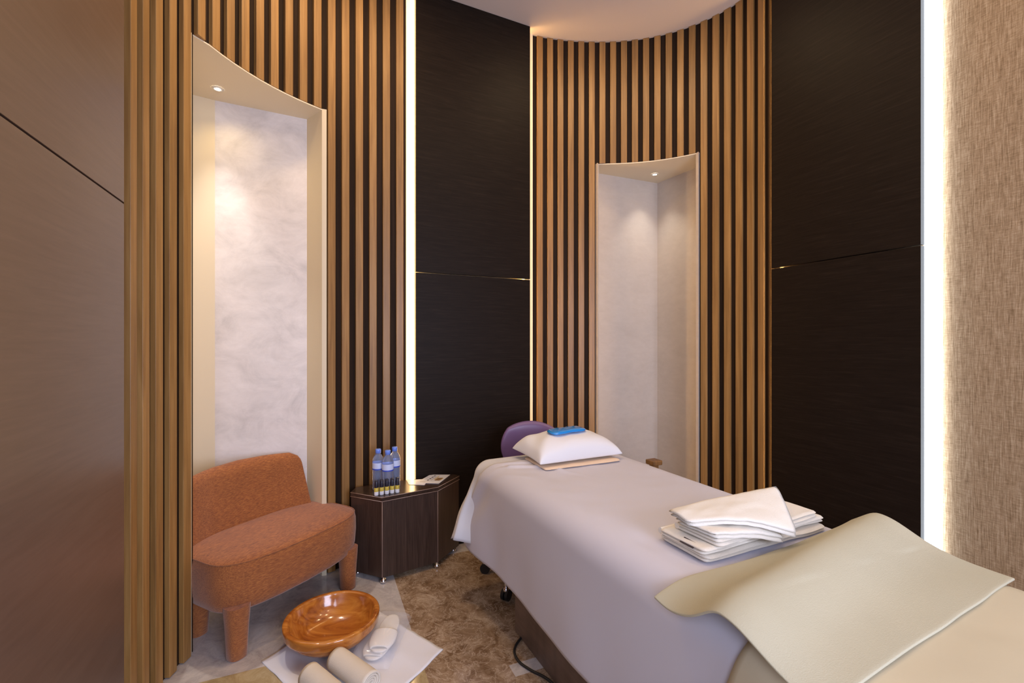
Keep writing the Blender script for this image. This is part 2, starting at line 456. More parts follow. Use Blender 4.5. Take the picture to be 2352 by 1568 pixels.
def edge_prof(q, rad=.085, flare=.02, ztop=ZT):
    """cross profile: q = cloth distance beyond the start of the rounding; returns (outward offset from inner line, z drop)"""
    arc = rad*PI/2
    if q <= 0: return q, 0.
    if q < arc:
        a = q/rad; return rad*math.sin(a), rad*(1-math.cos(a))
    d = q-arc
    return rad + flare*(1-math.exp(-d*4)), rad + d
def sheet_pt(s, q, far=.14, zt=ZT, drop=.42, rad=.085, hem_flare=.018, off=0., wr=1.):
    """q runs along the cloth: 0 at the left hem .. total at the right hem"""
    inner = WID - 2*rad + 2*off
    side = rad*PI/2 + (drop-rad)
    if q < side:
        o, dz = edge_prof(side-q, rad, hem_flare); w = rad - off - o; fold = side-q
    elif q > side+inner:
        o, dz = edge_prof(q-side-inner, rad, hem_flare); w = WID-rad+off+o; fold = q-side-inner
    else:
        w = rad-off+(q-side); dz = 0; fold = 0
    return w, zt+off-dz, fold
def make_sheet():
    bm = bmesh.new(); drop = .41; rad = .085
    side = rad*PI/2 + (drop-rad); tot = 2*side + WID-2*rad
    def f(u, v):
        q = v*tot
        w, z, fold = sheet_pt(0, q)
        top = sm(.35, 0, fold)
        s_start = .15*sm(.12, -.05, fold) + .03*(1-sm(.12, -.05, fold)) if fold > 0 else .15
        s_start = max(0., .16 - .48*fold)
        s = s_start + (LEN+.03 - s_start)*u
        if fold > .15:
            k = sm(.15, .42, fold)
            dw = .006*k*math.sin(s*7+1.3) + .006*k*nz(s*5, 3.1) + .02*k*sm(.35, .05, s)
            w += -dw if q < tot/2 else dw
        fr = sm(.30, .0, s)                    # soft folds at the head end
        w += (-1 if q < tot/2 else 1)*fr*.010*math.sin(fold*30+s*30)*sm(0, .1, fold)*sm(.4, .2, fold)
        z += .0035*nz(s*4.5, w*5, 1.7)*(1 if fold <= 0 else 0) + .002*nz(s*14, w*12, 5.)*(1 if fold <= 0 else 0)
        if fold <= 0:      # soft ridges from the pillow
            z += .006*math.exp(-((s-.22-.25*w)/.02)**2)*sm(.0, .2, w)*sm(.55, .25, w)
        if fold < .5:
            for (s_a, w_a, dx, dy, am) in ((.20, .02, .5, 1., .005), (.24, .0, .9, .5, .004), (.18, .05, .15, 1., .004), (.30, .25, 1., .45, .003), (.26, .35, .8, -.5, .003)):
                h_ = math.hypot(dx, dy); tx, ty = dx/h_, dy/h_; al = (s-s_a)*tx+(w-w_a)*ty; pr = (s-s_a)*ty-(w-w_a)*tx
                z += 1.5*am*math.exp(-(pr/.013)**2)*math.exp(-((al-.1)/.10)**2)*(1 if fold <= 0 else .4)
        z += .004*sm(.05, .0, s-s_start)
        return bed(s, w, z)
    grid(bm, f, 240, 130)
    o = link('bed_sheet', bm, M['sheet'], loc=tuple(bed(1., .38, ZT-.42)))
    mod(o, 'SOLIDIFY', thickness=.0025, offset=1); return o
tag(make_sheet(), 'large white sheet spread smoothly over the massage bed and hanging down its side', 'sheet')

def make_undersheet():
    bm = bmesh.new(); rad = .08
    Lq, Lp = .345, .10
    def drop_of(r, e):
        arc = rad*PI/2
        if r <= 0: return 0, 0
        if r < arc: a = r/rad; return rad*math.sin(a), rad*(1-math.cos(a))
        return rad + (r-arc)*e, rad+(r-arc)*math.sqrt(1-e*e)
    def f(u, v):
        # p along the bed from beyond the head, q across
        p = -Lp + (.42+Lp)*u; q = -Lq + (WID+2*Lq)*v
        ip, iq0, iq1 = p-rad+.02, q-rad+.0, (WID-rad)-q
        dp = max(0, rad-.03-p); dq = max(0, rad-q) if q < WID/2 else max(0, q-(WID-rad))
        sgn = -1 if q < WID/2 else 1
        r = math.hypot(dp, dq)
        base_s = max(p, rad-.03); base_w = min(max(q, rad), WID-rad)
        if r < 1e-6: return bed(base_s, base_w, ZT-.004)
        fl_ = sm(.16, .0, p); e = .01 + .31*fl_
        corner = 2*dp*dq/(r*r)
        o, dz = drop_of(r, e*(1+.35*corner))
        z = ZT-.004-dz
        ds, dw = -o*dp/r, sgn*o*dq/r
        k = sm(.1, .4, r)
        dw += sgn*k*fl_*.014*math.sin(p*30+.6) - sgn*.008*sm(0, .1, p)
        ds += -k*.010*math.sin(q*24)
        return bed(base_s+ds, base_w+dw, z)
    grid(bm, f, 50, 96)
    o = link('head_sheet', bm, M['sheet2'], loc=tuple(bed(.15, .38, ZT-.36)))
    mod(o, 'SOLIDIFY', thickness=.0025, offset=-1); return o
tag(make_undersheet(), 'pale cotton cloth under the main sheet, hanging in a pointed corner beside the cabinet', 'sheet')

def make_spread():
    bm = bmesh.new(); drop = .40; rad = .085; off = .005
    side = rad*PI/2 + (drop-rad); tot = 2*side + WID-2*rad+2*off
    def f(u, v):
        q = v*tot; w, z, fold = sheet_pt(0, q, off=off, drop=drop)
        s0 = 1.52 - .09*sm(0, .4, fold)
        s = s0 + (LEN+.05-s0)*u
        if fold > .15:
            k = sm(.15, .4, fold)
            dw = .012*k*math.sin(s*9+1.3)+.010*k*nz(s*6, 3.1)
            w += -dw if q < tot/2 else dw
        if fold <= 0: z += .0035*nz(s*4.5, w*5, 1.7) + .0015*nz(s*12, w*12, 5.)
        w += (-.004 if q < side else (.004 if q > tot-side else 0))
        return bed(s, w, z+.001)
    grid(bm, f, 40, 90)
    o = link('bedspread', bm, M['bedspread'], loc=tuple(bed(1.75, .38, ZT-.4)))
    mod(o, 'SOLIDIFY', thickness=.004, offset=1)
    return o
tag(make_spread(), 'cream bedspread across the foot of the bed, under the large pale towel', 'bedspread')

# big pale towel across the bed, with a bulge running across it
def spread_top(): return ZT+.011
def make_big_towel():
    bm = bmesh.new()
    A, B_, C_, D = (1.318, -.045), (1.335, .775), (1.665, .752), (1.70, -.045)
    def f(u, v):    # u across w, v along s
        s = (A[0]*(1-u)+B_[0]*u)*(1-v) + (D[0]*(1-u)+C_[0]*u)*v
        w = (A[1]*(1-u)+B_[1]*u)*(1-v) + (D[1]*(1-u)+C_[1]*u)*v
        sr = 1.50 - .12*min(1, w/.75+.05)
        sig = (.060 if s < sr else .105)
        h = .053*math.exp(-((s-sr)/sig)**2)
        h *= 1 if w > -.02 else 1
        z = spread_top() + h
        # left edge rolls down over the bed edge
        o = max(0, .05-w); z -= o*o*2.2
        if w < .08: z -= .010*math.exp(-((s-1.36)/.05)**2)*sm(.08, -.02, w)
        z += .002*nz(s*7, w*5, 9.) + .0025*nz(s*3, w*3, 4.)
        s += .004*nz(w*7, 2.3)*(1 if v < .5 else -1)
        return bed(s, w, z)
    grid(bm, f, 80, 44)
    o = link('large_towel', bm, M['terry_pale'], loc=tuple(bed(1.5, .36, ZT)))
    mod(o, 'SOLIDIFY', thickness=.006, offset=1)
    mod(o, 'BEVEL', width=.002, segments=2, limit_method='ANGLE')
    return o
tag(make_big_towel(), 'large pale olive towel lying across the foot of the bed with a raised bulge', 'towel')
# pillow, peach cloth, gel pad
def make_pillow():
    bm = bmesh.new(); n = 34
    s0, s1, w0, w1 = .055, .350, .19, .662; zb = ZT+.016
    def f(side):
        def g(u, v):
            x, y = 2*u-1, 2*v-1
            ex = 1-.10*(1-abs(y)**2.2)*0; 
            px = x*(1-.06*(1-y*y)*1.0)   # edges pulled in mid-side
            py = y*(1-.05*(1-x*x))
            e = (max(0, 1-abs(x)**3.2))**.45 * (max(0, 1-abs(y)**3.2))**.45
            h = (.095 if side > 0 else .012)*e
            s = (s0+s1)/2 + (s1-s0)/2*px; w = (w0+w1)/2+(w1-w0)/2*py
            tilt = .012*(1-u)
            if side > 0:
                h += .004*nz(s*14, w*10, 2)*e + .006*e*math.sin((w*1.0+s*.8)*42)*sm(.25,-1.,y)*sm(-.2, .5, abs(x)+.3)
                h -= .012*math.exp(-(((x-y*.2)-.1)/.3)**2)*0
            return bed(s, w, zb+.014+tilt + side*h)
        return g
    grid(bm, f(1), n, n); grid(bm, f(-1), n, n)
    bmesh.ops.remove_doubles(bm, verts=bm.verts, dist=.0004)
    o = link('pillow', bm, M['pillow'], loc=tuple(bed(.2, .41, ZT)))
    mod(o, 'SUBSURF', levels=1, render_levels=2); return o
tag(make_pillow(), 'white cotton pillow at the head of the bed with a blue pad on it', 'pillow')
def slab_cloth(name, s0, s1, w0, w1, z0, th, m, rot=0., layers=1, seed=0., amp=.006, r=.01, corner_round=.008):
    """a folded cloth: stacked rounded leaves joined by a fold along the near side"""
    bm = bmesh.new(); cs, cw = (s0+s1)/2, (w0+w1)/2
    def xf(s, w, z):
        ds, dw = s-cs, w-cw
        return bed(cs+ds*math.cos(rot)-dw*math.sin(rot), cw+ds*math.sin(rot)+dw*math.cos(rot), z)
    t = th/layers
    nw = 34; nsn = 22
    for k in range(layers):
        jit = .006*nz(seed*7.1+k*3.3, 1.7); jit2 = .008*nz(seed*3.9, k*5.1+.3)
        rings = []
        for i in range(nw+1):
            y = .5-.5*math.cos(PI*i/nw); w = w0+jit2+(w1-w0)*y
            de = min(y, 1-y)*(w1-w0); cr = .016; ins = cr-math.sqrt(max(0, cr*cr-(cr-min(cr, de))**2))
            ed = min(1, de/.006); tt = t*.48*max(.25, math.sqrt(ed)) if ed < 1 else t*.48
            ring = []; a0, a1 = s0+jit+ins+.003*nz(w*9, seed, k), s1+jit-ins+.005*nz(w*8, seed+4, k)
            zc = z0+t*(k+.5)+.0015*nz(w*11, seed*2+k, 7.); tt *= 1+.22*nz(w*16, seed, k*3.)
            for j in range(nsn+1):
                x = j/nsn; s = a0+(a1-a0)*x
                e = math.sqrt(max(0, 1-abs(2*x-1)**22))
                ring.append(xf(s, w, zc+tt*(.0+1.*e)+amp*(nz(s*13, w*9, seed)*.5)*(k+1)/layers))
            for j in range(nsn, -1, -1):
                x = j/nsn; s = a0+(a1-a0)*x
                e = math.sqrt(max(0, 1-abs(2*x-1)**22))
                ring.append(xf(s, w, zc-tt*(.0+1.*e)+amp*(nz(s*13, w*9, seed)*.5)*k/layers))
            rings.append(ring)
        loft(bm, rings)
    # fold rolls closing pairs of leaves on the head side
    for k in range(0, layers-1, 2):
        tube(bm, [xf(s0+.004, w0+.004+(w1-w0-.008)*i/8, z0+t*(k+1)) for i in range(9)], t*.95, 8)
    p = bed(cs, cw, z0)
    return link(name, bm, m, loc=(p.x, p.y, z0), angle=60)
o = slab_cloth('folded_cloth', .14, .372, .215, .625, ZT+.003, .010, M['peach'], rot=-.03, layers=1, seed=3)
tag(o, 'thin peach cloth folded flat under the white pillow', 'cloth')
def make_gel():
    bm = bmesh.new(); nu, nv = 30, 12
    def surf(u, v, side):
        x = 2*u-1; y = 2*v-1
        hx = .112; hy = .047*(1 - .32*math.exp(-(x/.22)**2)*(1 if y < 0 else .25))*(1-.45*abs(x)**7)
        sy = y*hy + .006*x
        w = .425+x*hx*(1-.05*y*y); s = .205 - .02*x + sy
        e = (max(0, 1-abs(x)**5)*max(0, 1-abs(y)**4))**.5
        # rests on the pillow's crown
        px = (s-.2)/.145; py = (w-.4125)/.2225
        ez = (max(0, 1-abs(px)**3.2))**.45*(max(0, 1-abs(py)**3.2))**.45
        zp = ZT+.016+.014+.012*(1-(px+1)/2)+.095*ez+.004
        return bed(s, w, zp + .008 + side*.009*e + .0015*nz(s*40, w*40)*e)
    grid(bm, lambda u, v: surf(u, v, 1), nu, nv); grid(bm, lambda u, v: surf(u, v, -1), nu, nv)
    bmesh.ops.remove_doubles(bm, verts=bm.verts, dist=.0003)
    p = surf(.5, .5, -1)
    return link('gel_eye_pad', bm, M['gel'], loc=tuple(p))
tag(make_gel(), 'shiny blue gel eye pad resting on top of the white pillow', 'eye pad')

# folded towels in a pile
ZP = ZT+.006
g = 'folded towels piled on the bed'
o = slab_cloth('folded_towel', 1.125, 1.292, .165, .665, ZP, .018, M['terry'], -.015, 2, 1.)
tag(o, 'lowest folded white towel of the pile, lying directly on the bed sheet', 'towel', g)
o = slab_cloth('folded_towel', 1.118, 1.28, .155, .675, ZP+.0185, .020, M['terry'], .012, 2, 2.)
tag(o, 'folded white towel with a small dark tag, second from the bottom of the pile', 'towel', g)
tg = bmesh.new()
grid(tg, lambda u, v: bed(1.205+.045*u, .168+.002*math.sin(v*3)-.018*v, ZP+.040-.001*u+(-.009)*v), 4, 3)
to = link('dark_tag', tg, M['tag'], o, smooth=False); to['label'] = 'small black cloth tag'
mod(to, 'SOLIDIFY', thickness=.001)
o = slab_cloth('folded_towel', 1.14, 1.286, .19, .645, ZP+.039, .018, M['terry'], .05, 2, 3.)
tag(o, 'folded white towel third from the bottom of the pile, just under the draped ones', 'towel', g)
def draped(name, V, zf, label, seed, nlay=2, th=.010):
    """three- or four-cornered folded towel draped over the pile"""
    bm = bmesh.new()
    for k in range(nlay):
        def f(u, v):
            a, b, c, d = V
            uu, vv = 2*u-1, 2*v-1; u = .5+.5*uu*math.sqrt(1-.07*vv**8*abs(uu)); v = .5+.5*vv*math.sqrt(1-.07*uu**8*abs(vv))
            s = (a[0]*(1-u)+b[0]*u)*(1-v)+(d[0]*(1-u)+c[0]*u)*v
            w = (a[1]*(1-u)+b[1]*u)*(1-v)+(d[1]*(1-u)+c[1]*u)*v
            z = (a[2]*(1-u)+b[2]*u)*(1-v)+(d[2]*(1-u)+c[2]*u)*v
            z += zf(u, v) + .005*nz(s*16, w*9, seed) + .002*nz(s*40, w*30, seed) + k*th
            return bed(s-.003*k, w+.004*k*(1 if u > .5 else -1), z)
        def fb(u, v): 
            p = f(u, v); e = min(1, min(u, 1-u, v, 1-v)*14)
            return Vector((p.x, p.y, p.z-th*.9*math.sqrt(max(.0, e))))
        def ft(u, v):
            p = f(u, v); e = min(1, min(u, 1-u, v, 1-v)*14)
            return Vector((p.x, p.y, p.z-th*.45+th*.45*math.sqrt(max(0, e)))) if e < 1 else p
        def fb2(u, v):
            p = f(u, v); e = min(1, min(u, 1-u, v, 1-v)*14)
            return Vector((p.x, p.y, p.z-th*.45-th*.45*math.sqrt(max(0, e))))
        grid(bm, ft, 28, 20); grid(bm, fb2, 28, 20)
    bmesh.ops.remove_doubles(bm, verts=bm.verts, dist=.0002)
    c = bed((V[0][0]+V[2][0])/2, (V[0][1]+V[2][1])/2, V[2][2])
    o = link(name, bm, M['terry'], loc=tuple(c)); return tag(o, label, 'towel', g)
zt = ZP+.058
draped('folded_towel', [(1.165, .175, zt+.008), (1.17, .50, zt+.010), (1.335, .40, zt-.024), (1.285, .195, zt+.004)],
       lambda u, v: .004*math.sin(u*3)*(1-v)+.012*v*(1-v)+.010*math.sin(u*PI)*v, 'folded white towel draped just beneath the topmost one on the pile', 11.)
draped('folded_towel', [(1.150, .165, zt+.028), (1.195, .575, zt+.056), (1.355, .425, zt-.008), (1.225, .165, zt+.022)],
       lambda u, v: .004*math.sin(u*3)*(1-v)+.014*v*(1-v)+.020*math.sin(u*PI)**1.2*v, 'topmost white towel of the pile, a raised triangular corner at its far end', 23.)

# ------------------------------------------------------------------ stool behind the bed
sc = Vector((.095, 2.43))
ts = thing('stool', 'purple vinyl stool with backrest on castors, behind the head of the bed', 'stool', (sc.x, sc.y, 0))
bm = bmesh.new(); lathe(bm, [(.02, .10), (.03, .12), (.03, .2), (.018, .21), (.018, .38), (.07, .39), (.07, .40)], 20, (sc.x, sc.y, 0)); link('column', bm, M['chrome'], ts, angle=40)
bm = bmesh.new(); lathe(bm, [(.0, .0), (.15, 0), (.168, .015), (.172, .035), (.155, .052), (0, .058)], 36, (sc.x+.02, sc.y+.03, .401)); link('seat', bm, M['purple'], ts)
for k in range(5):
    a = math.atan2(-.221, -.129)+k*2*PI/5
    d = Vector((math.cos(a), math.sin(a)))
    bm = bmesh.new(); tube(bm, [(sc.x+d.x*.02, sc.y+d.y*.02, .115), (sc.x+d.x*.14, sc.y+d.y*.14, .105), (sc.x+d.x*.245, sc.y+d.y*.245, .088)], [.017, .015, .012], 10)
    link('base_leg', bm, M['chrome'], ts)
    e = Vector((sc.x+d.x*.245, sc.y+d.y*.245)); pz = Vector((-d.y, d.x))
    bm = bmesh.new()
    lathe(bm, [(.008, .09), (.008, .066), (.014, .062), (.017, .05), (.016, .036)], 14, (e.x, e.y, 0))
    cs_ = link('castor', bm, M['chrome'], ts)
    bm = bmesh.new()
    for sgn in (-1, 1):
        r = bmesh.ops.create_cone(bm, cap_ends=True, segments=22, radius1=.027, radius2=.027, depth=.014)
        mm = Matrix.Translation((e.x+pz.x*sgn*.011, e.y+pz.y*sgn*.011, .027)) @ Matrix.Rotation(math.atan2(pz.y, pz.x), 4, 'Z') @ Matrix.Rotation(PI/2, 4, 'Y')
        bmesh.ops.transform(bm, matrix=mm, verts=r['verts'])
    link('wheel', bm, M['black'], cs_, angle=40)
bk = Vector((.112, 2.73))
bm = bmesh.new(); tube(bm, [(sc.x, sc.y+.02, .392), (sc.x+.01, sc.y+.2, .388), (bk.x, bk.y+.07, .40), (bk.x, bk.y+.085, .50), (bk.x, bk.y+.04, .62)], .010, 10); link('back_bar', bm, M['chrome'], ts)
def backpad():
    bm = bmesh.new(); nu, nv = 28, 20
    fd = Vector((-.02, -1)).normalized(); rt = Vector((1, -.02))
    def f(side):
        def g(u, v):
            # disc-to-square mapping on a squircle outline
            x, y = 2*u-1, 2*v-1
            X = x*math.sqrt(max(0, 1-y*y*.42)); Y = y*math.sqrt(max(0, 1-x*x*.46))
            e = max(0, 1-max(abs(x), abs(y))**5)**.5
            curve = .05*X*X
            c = bk + rt*(.182*X) + fd*(curve + side*.027*e)
            return Vector((c.x, c.y, .640+.150*Y))
        return g
    grid(bm, f(1), nu, nv); grid(bm, f(-1), nu, nv)
    bmesh.ops.remove_doubles(bm, verts=bm.verts, dist=.0003)
    o = link('backrest', bm, M['purple'], ts); mod(o, 'SUBSURF', levels=1, render_levels=1)
backpad()

# small wooden stand peeping over the bed edge
wt = thing('wooden_stand', 'small brown wooden stand just showing beyond the far edge of the bed', 'stand', (.90, 2.90, 0))
bm = bmesh.new(); box(bm, (.905, 2.90, .492), (.075, .075, .03), .45); o = link('stand_top', bm, M['wood_small'], wt, smooth=False); mod(o, 'BEVEL', width=.006, segments=3)
bm = bmesh.new(); box(bm, (.905, 2.90, .252), (.04, .04, .45), .45); link('post', bm, M['wood_small'], wt, smooth=False)
bm = bmesh.new(); box(bm, (.90, 2.90, .015), (.16, .16, .03), .45); link('foot', bm, M['wood_small'], wt, smooth=False)

# ------------------------------------------------------------------ orange chair
F = Vector((-.929, 2.047)); U = Vector((.46, .887)).normalized(); Nn = Vector((U.y, -U.x))
def ch(a, b, z): p = F+U*a+Nn*b; return Vector((p.x, p.y, z))
tch = thing('lounge_chair', 'low orange tweed lounge chair with a curved backrest, standing at the tall niche', 'armchair', tuple(ch(0, -.2, 0)))
def seat_outline(e=0., n=64):
    """closed outline in (a, b): front bulges, corners are round"""
    pts = []; ha, hb = .365-e, .205-e
    for i in range(n):
        t = 2*PI*i/n; c, s = math.cos(t), math.sin(t)
        pw = 2/4.4
        x = ha*math.copysign(abs(c)**pw, c); y = hb*math.copysign(abs(s)**pw, s)
        y += .030*(1-(x/ha)**2)*(1 if y > 0 else 0)
        pts.append((x, -.205+y-.012))
    return pts
bm = bmesh.new(); rings = []
for z, e in ((.172, .045), (.176, .026), (.19, .012), (.225, .004), (.29, 0), (.345, .001), (.368, .005), (.3755, .009), (.380, .016), (.386, .05), (.391, .10), (.393, .16)):
    rings.append([ch(a+.014, b, z) for a, b in seat_outline(e)])
loft(bm, rings); o = link('seat', bm, M['tweed'], tch, angle=50)
bm = bmesh.new(); pts = [ch(a+.014, b, .3765) for a, b in seat_outline(.0065)]; tube(bm, pts+[pts[0]], .0022, 6); link('seam', bm, M['tweed'], o)
def back_pt(a, z, side):
    t = (z-.30)/.36; b = -.405+1.15*a*a - .045*t
    if a < -.22: b += .0
    th = .040*(1-.25*t)
    return a, b - th + side*th
bm = bmesh.new(); rings = []
nz_, na = 22, 40
for i in range(nz_+1):
    t = i/nz_; z = .235+.425*t
    ha = .325-.045*t
    # rounded upper corners
    top = max(0, (t-.86)/.14); shrink = .04*(1-math.sqrt(max(0, 1-top*top))); ha -= shrink
    thk = .040*(1-.25*t)*math.sqrt(max(.02, 1-top**2.5)) if top > 0 else .040*(1-.25*t)
    ring = []
    for j in range(na):
        ph = 2*PI*j/na; c, s = math.cos(ph), math.sin(ph)
        a = ha*math.copysign(abs(c)**.35, c); off = thk*math.copysign(abs(s)**.7, s)
        b = -.405+1.15*a*a-.055*t-.04
        zz = z + .006*math.cos(a/ha*PI/2)*t
        ring.append(ch(a, b+off, zz))
    rings.append(ring)
loft(bm, rings); ob = link('backrest', bm, M['tweed'], tch, angle=60)
bm = bmesh.new(); tube(bm, [ch(.06, -.405+1.15*.0036-.055*t-.04+.040*(1-.25*t)+.0005, .235+.425*t+.011*t) for t in [i/14*.60+.36 for i in range(15)]], .002, 6); link('seam', bm, M['tweed'], ob)
for a, b in ((-.281, -.048), (.290, -.050), (-.27, -.34), (.27, -.34)):
    bm = bmesh.new(); rings = []
    for z, r, oo in ((0, .032, 0), (.004, .0355, 0), (.06, .037, .0), (.12, .040, 0), (.172, .044, 0), (.21, .046, 0)):
        sa = -1 if a < 0 else 1
        rings.append([ch(a+sa*oo+r*math.copysign(abs(math.cos(t))**.8, math.cos(t)), b+oo*0+r*math.copysign(abs(math.sin(t))**.8, math.sin(t)), z+.0005) for t in [2*PI*k/20 for k in range(20)]])
    loft(bm, rings); link('leg', bm, M['tweed'], tch, angle=50)

# ------------------------------------------------------------------ corner cabinet
ZC = .45
cab = [(-.869, 2.447), (-.676, 2.364), (-.412, 2.536), (-.318, 2.748), (-.352, 2.782), (-.560, 2.680), (-.73, 2.622), (-.868, 2.528)]
tc_ = thing('corner_cabinet', 'low dark oak cabinet with angled front, standing in front of the light strip', 'cabinet', (-.6, 2.58, 0))
def inset(poly, d):
    cx = sum(p[0] for p in poly)/len(poly); cy = sum(p[1] for p in poly)/len(poly)
    return [(cx+(x-cx)*(1-d), cy+(y-cy)*(1-d)) for x, y in poly]
bm = bmesh.new(); prism(bm, inset(cab, .012), .030, ZC-.024); body = link('body', bm, M['cabinet'], tc_, smooth=False)
bm = bmesh.new(); prism(bm, cab, ZC-.022, ZC); o = link('top', bm, M['cabtop'], tc_, smooth=False); mod(o, 'BEVEL', width=.001, segments=1)
bm = bmesh.new()
for z in (ZC-.0018, ZC-.0225):
    for i in range(7):
        p, q = cab[i], cab[(i+1) % 8]
        if i in (3, 4, 5, 6): continue
        tube(bm, [(p[0], p[1], z), (q[0], q[1], z)], .0014, 6)
ci = inset(cab, .010)
link('top_edging', bm, M['edging'], tc_)
bm = bmesh.new()
for i in (1, 2):
    bm = bmesh.new(); tube(bm, [(ci[i][0], ci[i][1], .031), (ci[i][0], ci[i][1], ZC-.026)], .0014, 6)
    link('corner_edging', bm, M['edging'], body)
for p in (inset(cab, .05)[1], inset(cab, .04)[2], inset(cab, .12)[0], inset(cab, .12)[3], inset(cab, .12)[5]):
    bm = bmesh.new(); lathe(bm, [(.004, 0), (.012, .002), (.0165, .009), (.0165, .015), (.012, .022), (.006, .024), (.006, .0295)], 16, (p[0], p[1], .0003)); link('foot', bm, M['chrome'], tc_)

# bottles on the cabinet
def bottle():
    t = thing('water_bottle', '', 'bottle', (0, 0, 0), 'water bottles on the cabinet')
    prof = [(0, .004), (.022, 0), (.029, .004), (.0305, .012), (.0295, .02), (.0305, .03), (.029, .04), (.0305, .05), (.029, .06), (.0305, .07),
            (.029, .08), (.0305, .09), (.029, .10), (.0305, .108), (.0305, .112), (.0303, .14), (.0308, .147), (.030, .16), (.026, .175), (.0195, .187), (.0135, .196), (.0125, .203)]
    bm = bmesh.new(); lathe(bm, prof, 28, cap=False); link('bottle_body', bm, M['pet'], t, rel=True)
    bm = bmesh.new(); lathe(bm, [(.0125, .199), (.0150, .200), (.0150, .219), (.0135, .2215), (0, .2218)], 24, cap=False); link('cap', bm, M['cap'], t, rel=True)
    bm = bmesh.new(); lathe(bm, [(.0309, .118), (.0309, .150)], 28, cap=False); lb = link('label_wrap', bm, M['blabel'], t, rel=True)
    bm = bmesh.new(); lathe(bm, [(.0312, .113), (.0312, .1195)], 28, cap=False); link('label_band', bm, M['blabel2'], lb, rel=True)
    return t
def copy_tree(o, parent=None):
    c = o.copy(); C.objects.link(c); c.parent = parent
    for k in list(o.children): copy_tree(k, c)
    return c
bt = bottle(); spots = [(-.7325, 2.490, 'water bottle with blue cap, leftmost of the three on the dark cabinet'),
                        (-.672, 2.462, 'water bottle with blue cap, the middle one on the dark cabinet'),
                        (-.655, 2.540, 'water bottle with blue cap, standing behind to the right on the dark cabinet')]
bots = [bt, copy_tree(bt), copy_tree(bt)]
for o, (x, y, lb) in zip(bots, spots): o.location = (x, y, ZC+.0008); o['label'] = lb
def vial():
    t = thing('small_oil_bottle', '', 'small bottle', (0, 0, 0), 'small oil bottles in a row on the cabinet')
    bm = bmesh.new(); lathe(bm, [(0, 0), (.0105, 0), (.0118, .002), (.0118, .020)], 20, cap=False); link('bottle_body', bm, M['white_gloss'], t, rel=True)
    bm = bmesh.new(); lathe(bm, [(.0119, .020), (.0119, .037), (.0105, .040), (.0075, .042)], 20, cap=False); link('label_wrap', bm, M['yellow'], t, rel=True)
    bm = bmesh.new(); lathe(bm, [(.0100, .039), (.0103, .040), (.0103, .060), (.0092, .065), (.0088, .079), (0, .0795)], 20, cap=False); link('cap', bm, M['blackcap'], t, rel=True)
    return t
vt = vial(); vs = [vt]+[copy_tree(vt) for _ in range(4)]
names = ['small oil bottle with black cap and yellow label, at the left end of the row',
         'small oil bottle with black cap, second from the left in the row',
         'small oil bottle with black cap, middle one of the row of five',
         'small oil bottle with black cap, second from the right in the row',
         'small oil bottle with black cap and yellow label, at the right end of the row']
for i, o in enumerate(vs):
    o.location = (-.7145+.0246*i, 2.396+.0115*i, ZC+.0008); o['label'] = names[i]
# leaflets
def leaflet(pts, z, label, prints):
    bm = bmesh.new(); prism(bm, pts, z, z+.0012); cx = sum(p[0] for p in pts)/4; cy = sum(p[1] for p in pts)/4
    o = link('leaflet', bm, M['paper'], smooth=False, loc=(cx, cy, z)); tag(o, label, 'leaflet', 'leaflets on the cabinet')
    P = [Vector(p) for p in pts]
    def uv(u, v): return (P[0]*(1-u)+P[1]*u)*(1-v)+(P[3]*(1-u)+P[2]*u)*v
    for nm, m, rects in prints:
        bm = bmesh.new()
        for (u0, v0, u1, v1) in rects:
            q = [uv(u0, v0), uv(u1, v0), uv(u1, v1), uv(u0, v1)]
            bm.faces.new([bm.verts.new((a.x, a.y, z+.0016)) for a in q])
        link(nm, bm, m, o, smooth=False)
def onz(px, py, z=ZC):
    k = (py-784)/(H_CAM-z); return ((px-1176)/k, 1045/k)
leaflet([onz(939, 1113), onz(975, 1114), onz(986, 1099.5), onz(934, 1103.5)], ZC+.0008, 'plain white leaflet under the printed one, nearer the light strip', [])
leaflet([onz(955, 1110), onz(1008, 1111.5), onz(1034, 1091), onz(988, 1091)], ZC+.0024, 'white printed leaflet with small dark dots and a brown picture',
        [('printed_dots', M['ink'], [(.30, .28+.17*i, .37, .38+.17*i) for i in range(4)]),
         ('printed_picture', M['inkbrown'], [(.62, .30, .86, .62)]), ('printed_stripe', M['inkgold'], [(.54, .42, .60, .80), (.86, .35, .90, .6)]),
         ('printed_text', M['inkgrey'], [(.10, .10+.0*i, .34, .16) for i in range(1)] + [(.44, .3, .46, .85), (.48, .3, .50, .7)])])

# ------------------------------------------------------------------ floor things
# white mat
A_ = Vector((-.281, 1.86)); B_ = Vector((-.753, 2.225)); D_ = Vector((-.514, 1.424)); C2 = A_+(B_-A_)+(D_-A_)
C2 = Vector((-.986, 1.789))
bm = bmesh.new()
def fmat(u, v):
    p = (A_*(1-u)+B_*u)*(1-v)+(D_*(1-u)+C2*u)*v
    return Vector((p.x+.004*nz(u*6, v*6, 2), p.y+.004*nz(u*6, v*6, 8), .0035+.005*max(-.5, nz(u*7, v*6, 1.))+.0012*nz(u*18, v*18, 3)))
grid(bm, fmat, 44, 40)
o = link('floor_mat_towel', bm, M['mat'], loc=(-.63, 1.82, 0)); mod(o, 'SOLIDIFY', thickness=.0035, offset=1)
tag(o, 'white towel laid flat on the marble floor under bowl and slippers', 'towel')
ZM = .0105
